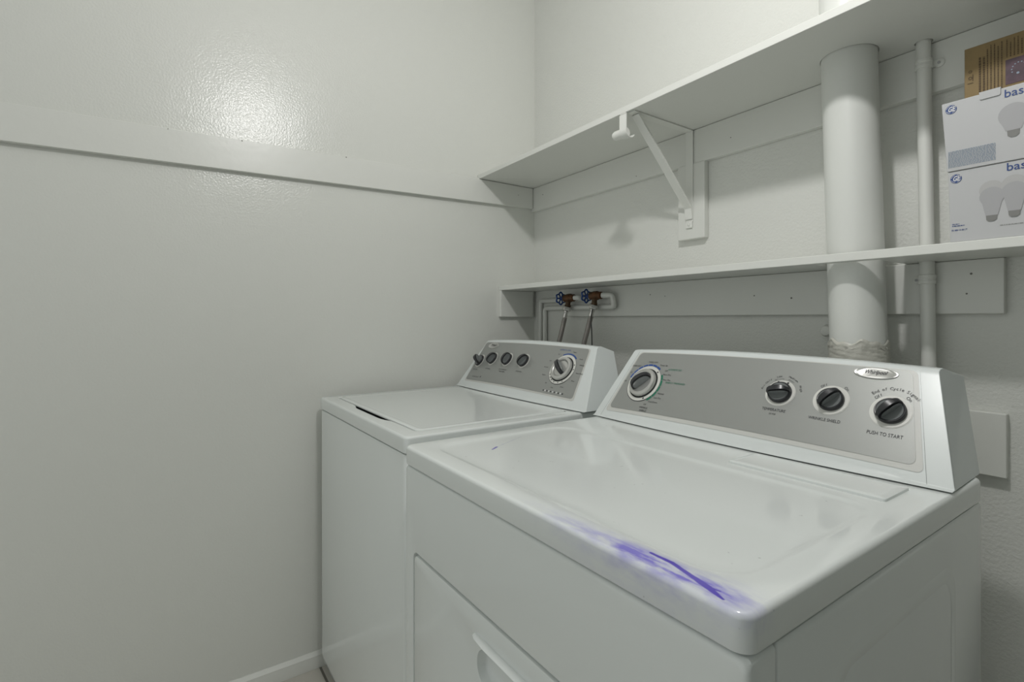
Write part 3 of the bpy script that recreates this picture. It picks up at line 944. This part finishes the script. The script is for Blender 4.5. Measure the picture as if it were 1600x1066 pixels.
    # fine scuffs over the whole sheet
    sp = nd('ShaderNodeMapRange'); lk(noise(95, 2), sp.inputs[0]); sp.inputs[1].default_value = 0.76; sp.inputs[2].default_value = 0.80
    mxs = nd('ShaderNodeMix', data_type='RGBA'); lk(val('MULTIPLY', sp.outputs[0], 0.35), mxs.inputs[0])
    mxs.inputs[6].default_value = b.inputs['Base Color'].default_value; mxs.inputs[7].default_value = (0.20, 0.20, 0.22, 1)
    m1 = nd('ShaderNodeMix', data_type='RGBA'); lk(smudge, m1.inputs[0]); lk(mxs.outputs[2], m1.inputs[6]); m1.inputs[7].default_value = (0.23, 0.20, 0.66, 1)
    m2 = nd('ShaderNodeMix', data_type='RGBA'); lk(smin(stroke, nick), m2.inputs[0]); lk(m1.outputs[2], m2.inputs[6]); m2.inputs[7].default_value = (0.10, 0.065, 0.50, 1)
    lk(m2.outputs[2], b.inputs['Base Color'])
    return m
M['stained'] = stained()
top.data.materials[0] = M['stained']

# ------------------------------------------------------------------ boxes on the lower shelf
def poly(bm, pts, y):
    bm.faces.new([bm.verts.new((x, y, z)) for x, z in pts])

def bulb_pts(cx, cz, R, nb):
    """outline of a light bulb standing on its cap; nb = z of the bottom of the glass"""
    out = []
    for k in range(29):
        a = math.radians(-38 + (256) * k / 28)
        out.append((cx + R * math.cos(a), cz + R * math.sin(a)))
    out.append((cx - R * 0.50, nb)); out.append((cx + R * 0.50, nb))
    return out

def carton(x0, x1, y0, y1, z0, z1, lean, label, group):
    t = thing('light_bulb_box', ((x0 + x1) / 2, (y0 + y1) / 2, z0), label, 'box', group)
    bm = bmesh.new(); vs = box(bm, x0, x1, y0, y1, z0, z1)
    for v in vs:
        if v.co.z > (z0 + z1) / 2: v.co.x -= lean
    obj('carton', bm, 'carton', t, bevel=0.0012, seg=2)
    return t

def logo(t, cx, cz, r, y):
    bm = bmesh.new()
    poly(bm, [(cx + r * math.cos(a), cz + r * math.sin(a)) for a in [2 * PI * k / 40 for k in range(40)]], y)
    lg = obj('logo', bm, 'navy', t)
    bm = bmesh.new()
    def ann(r0, r1, a0, a1):
        n = 20; A_, B_ = [], []
        for k in range(n + 1):
            a = math.radians(a0 + (a1 - a0) * k / n)
            A_.append(bm.verts.new((cx + r0 * math.cos(a), y - 0.0002, cz + r0 * math.sin(a)))); B_.append(bm.verts.new((cx + r1 * math.cos(a), y - 0.0002, cz + r1 * math.sin(a))))
        for k in range(n): bm.faces.new((A_[k], B_[k], B_[k + 1], A_[k + 1]))
    for q in range(4): ann(r * 0.80, r * 0.87, q * 90 + 15, q * 90 + 80)
    add_text(bm, 'GE', r * 1.55, lambda px, py: Vector((cx + px, y - 0.0002, cz + py)), width=r * 1.38, shear=0.35, bold=0.0004)
    obj('monogram', bm, 'white', lg)

def print_rows(bm, x0, x1, z0, z1, rows, y, slope=0.0, fill=0.55):
    for i in range(rows):
        z = z1 - (z1 - z0) * (i + 0.5) / rows; h = (z1 - z0) / rows * fill
        x = x0
        while x < x1:
            wd = random.uniform(0.0012, 0.0045)
            e = min(x + wd, x1)
            bm.faces.new([bm.verts.new(p) for p in ((x, y, z - h / 2 + slope * (x - x0)), (e, y, z - h / 2 + slope * (e - x0)), (e, y, z + h / 2 + slope * (e - x0)), (x, y, z + h / 2 + slope * (x - x0)))])
            x = e + 0.0008

YB = -0.183
b1 = carton(1.484, 1.735, YB, -0.055, 1.3095, 1.4375, 0.003, 'white light bulb box standing on the lower shelf, under the other bulb box', 'light bulb boxes')
b2 = carton(1.480, 1.731, YB - 0.002, -0.057, 1.4378, 1.5640, 0.008, 'white light bulb box on top of the other bulb box, with front tuck tab', 'light bulb boxes')
yf = YB - 0.0006
logo(b1, 1.4925, 1.4235, 0.0080, yf)
bm = bmesh.new()
add_text(bm, 'basic', 0.0190, lambda px, py: Vector((1.5585 + px, yf, 1.4275 + py)), align='LEFT', bold=0.0001)
print_rows(bm, 1.487, 1.497, 1.3405, 1.3425, 1, yf); print_rows(bm, 1.487, 1.504, 1.3370, 1.3395, 1, yf)
add_text(bm, '75 300 13 60 LT', 0.0035, lambda px, py: Vector((1.486 + px, yf, 1.3305 + py)), align='LEFT', bold=0.0001, width=0.022)
obj('lettering', bm, 'navy', b1)
for cx, dz, ex in ((1.5400, 0.0, 0.0), (1.5685, 0.0035, 0.0004)):
    bm = bmesh.new(); poly(bm, bulb_pts(cx, 1.3940 + dz, 0.0162, 1.3660 + dz), yf - ex)
    obj('bulb_picture', bm, 'bulbgrey2', b1)
    bm = bmesh.new(); poly(bm, bulb_pts(cx + 0.0005, 1.3825 + dz, 0.0162, 1.3500 + dz), yf - 0.0002 - ex)
    obj('bulb_picture', bm, 'bulbgrey', b1)
    bm = bmesh.new(); bz = 1.3500 + dz
    poly(bm, [(cx - 0.0072, bz), (cx - 0.0066, bz - 0.0075), (cx - 0.003, bz - 0.0105), (cx + 0.003, bz - 0.0105), (cx + 0.0072, bz - 0.0075), (cx + 0.0078, bz)], yf - 0.0003 - ex)
    obj('bulb_cap_picture', bm, 'bulbbase', b1)
bm = bmesh.new(); print_rows(bm, 1.551, 1.60, 1.3300, 1.3318, 1, yf); obj('fine_print', bm, 'bulbbase', b1)

y2 = YB - 0.0026
logo(b2, 1.4860, 1.5500, 0.0080, y2)
bm = bmesh.new()
add_text(bm, 'basic', 0.0190, lambda px, py: Vector((1.5560 + px, y2, 1.5520 + py)), align='LEFT', bold=0.0001)
obj('lettering', bm, 'navy', b2)
bm = bmesh.new(); cx = 1.5680; poly(bm, bulb_pts(cx, 1.5150, 0.0192, 1.4890), y2); obj('bulb_picture', bm, 'bulbgrey', b2)
bm = bmesh.new(); bz = 1.4890
poly(bm, [(cx - 0.0078, bz), (cx - 0.0072, bz - 0.0085), (cx - 0.003, bz - 0.0120), (cx + 0.003, bz - 0.0120), (cx + 0.0072, bz - 0.0085), (cx + 0.0078, bz)], y2 - 0.0002)
obj('bulb_cap_picture', bm, 'bulbbase', b2)
bm = bmesh.new(); print_rows(bm, 1.4820, 1.5460, 1.4440, 1.4740, 13, y2, fill=0.5); obj('fine_print', bm, 'steelblue', b2)
bm = bmesh.new()
loft(bm, [[(a, y, b) for a, b in rrect(1.5245 + i_, 1.5525 - i_, 1.5530 + i_, 1.5668 - i_, 0.003, 4)] for y, i_ in ((y2 + 0.0002, 0), (y2 - 0.0012, 0.0003))])
box(bm, 1.5245, 1.5525, y2 - 0.001, y2 + 0.02, 1.5642, 1.5665)
obj('tuck_tab', bm, 'carton', b2, smooth=30)

cb = thing('cardboard_box', (1.60, -0.09, 1.5645), 'brown cardboard box with a dark picture, lying on top of the light bulb boxes', 'box')
bm = bmesh.new(); box(bm, 1.4900, 1.72, -0.125, -0.058, 1.5672, 1.6750)
obj('carton', bm, 'kraft', cb, bevel=0.001, seg=2)
yc = -0.1256
bm = bmesh.new()
for i in range(10):
    x = 1.5215 + 0.0048 * i + (0.002 if i > 4 else 0)
    z = 1.572; zt_ = 1.668 - (0.0 if i % 3 else 0.006)
    if x > 1.5440: z = 1.636
    while z < zt_:
        h = random.uniform(0.0012, 0.004); e = min(z + h, zt_)
        poly(bm, [(x, z), (x + 0.0016, z), (x + 0.0016, e), (x, e)], yc); z = e + 0.0008
for i, (xa, zb) in enumerate(((1.5105, 1.652), (1.5160, 1.650))):
    z = 1.572
    while z < zb:
        h = random.uniform(0.002, 0.005); poly(bm, [(xa, z), (xa + 0.0030, z), (xa + 0.0030, min(z + h, zb)), (xa, min(z + h, zb))], yc); z += h + 0.0010
for k, (zz, rr) in enumerate(((1.618, 0.0030), (1.630, 0.0026))):
    n = 16
    A_ = [bm.verts.new((1.4985 + rr * math.cos(2 * PI * q / n), yc, zz + rr * math.sin(2 * PI * q / n))) for q in range(n)]
    B_ = [bm.verts.new((1.4985 + rr * 0.6 * math.cos(2 * PI * q / n), yc, zz + rr * 0.6 * math.sin(2 * PI * q / n))) for q in range(n)]
    for q in range(n): bm.faces.new((A_[q], A_[(q + 1) % n], B_[(q + 1) % n], B_[q]))
poly(bm, [(1.5015, 1.612), (1.5027, 1.612), (1.5027, 1.624), (1.5015, 1.624)], yc)
poly(bm, [(1.4945, 1.608), (1.5025, 1.608), (1.5025, 1.6092), (1.4945, 1.6092)], yc)
obj('printed_text', bm, 'kraftink', cb)
bm = bmesh.new(); poly(bm, [(1.5465, 1.5875), (1.66, 1.5875), (1.66, 1.6315), (1.5465, 1.6315)], yc)
pc = obj('printed_picture', bm, 'plum', cb)
bm = bmesh.new()
for k in range(7):
    a = math.radians(200 - 26 * k)
    xx = 1.5640 + 0.0095 * math.cos(a); zz = 1.6110 + 0.0110 * math.sin(a)
    poly(bm, [(xx + 0.0011 * math.cos(2 * PI * q / 8), zz + 0.0011 * math.sin(2 * PI * q / 8)) for q in range(8)], yc - 0.0002)
poly(bm, [(1.5625 + 0.0020 * math.cos(2 * PI * q / 12), 1.6035 + 0.0020 * math.sin(2 * PI * q / 12)) for q in range(12)], yc - 0.0002)
obj('light_specks', bm, 'steelblue', pc)

# ------------------------------------------------------------------ ceiling fixture holding the bulb
cl = thing('ceiling_light', (1.40, -0.93, CZ - 0.002), 'white pendant lampholder hanging from the ceiling above the dryer', 'ceiling light')
T4 = Matrix.Translation((1.40, -0.93, 0))
bm = bmesh.new(); lathe(bm, [(0.062, CZ - 0.001), (0.062, CZ - 0.010), (0.045, CZ - 0.020), (0.012, CZ - 0.024)], 32, T4, True, True)
obj('ceiling_rose', bm, 'bracket', cl)
bm = bmesh.new(); lathe(bm, [(0.006, CZ - 0.022), (0.006, 2.37)], 16, T4, True, True)
obj('stem', bm, 'bracket', cl)
bm = bmesh.new(); lathe(bm, [(0.010, 2.375), (0.024, 2.365), (0.024, 2.326), (0.020, 2.324)], 24, T4, True, True)
obj('lampholder', bm, 'bracket', cl)
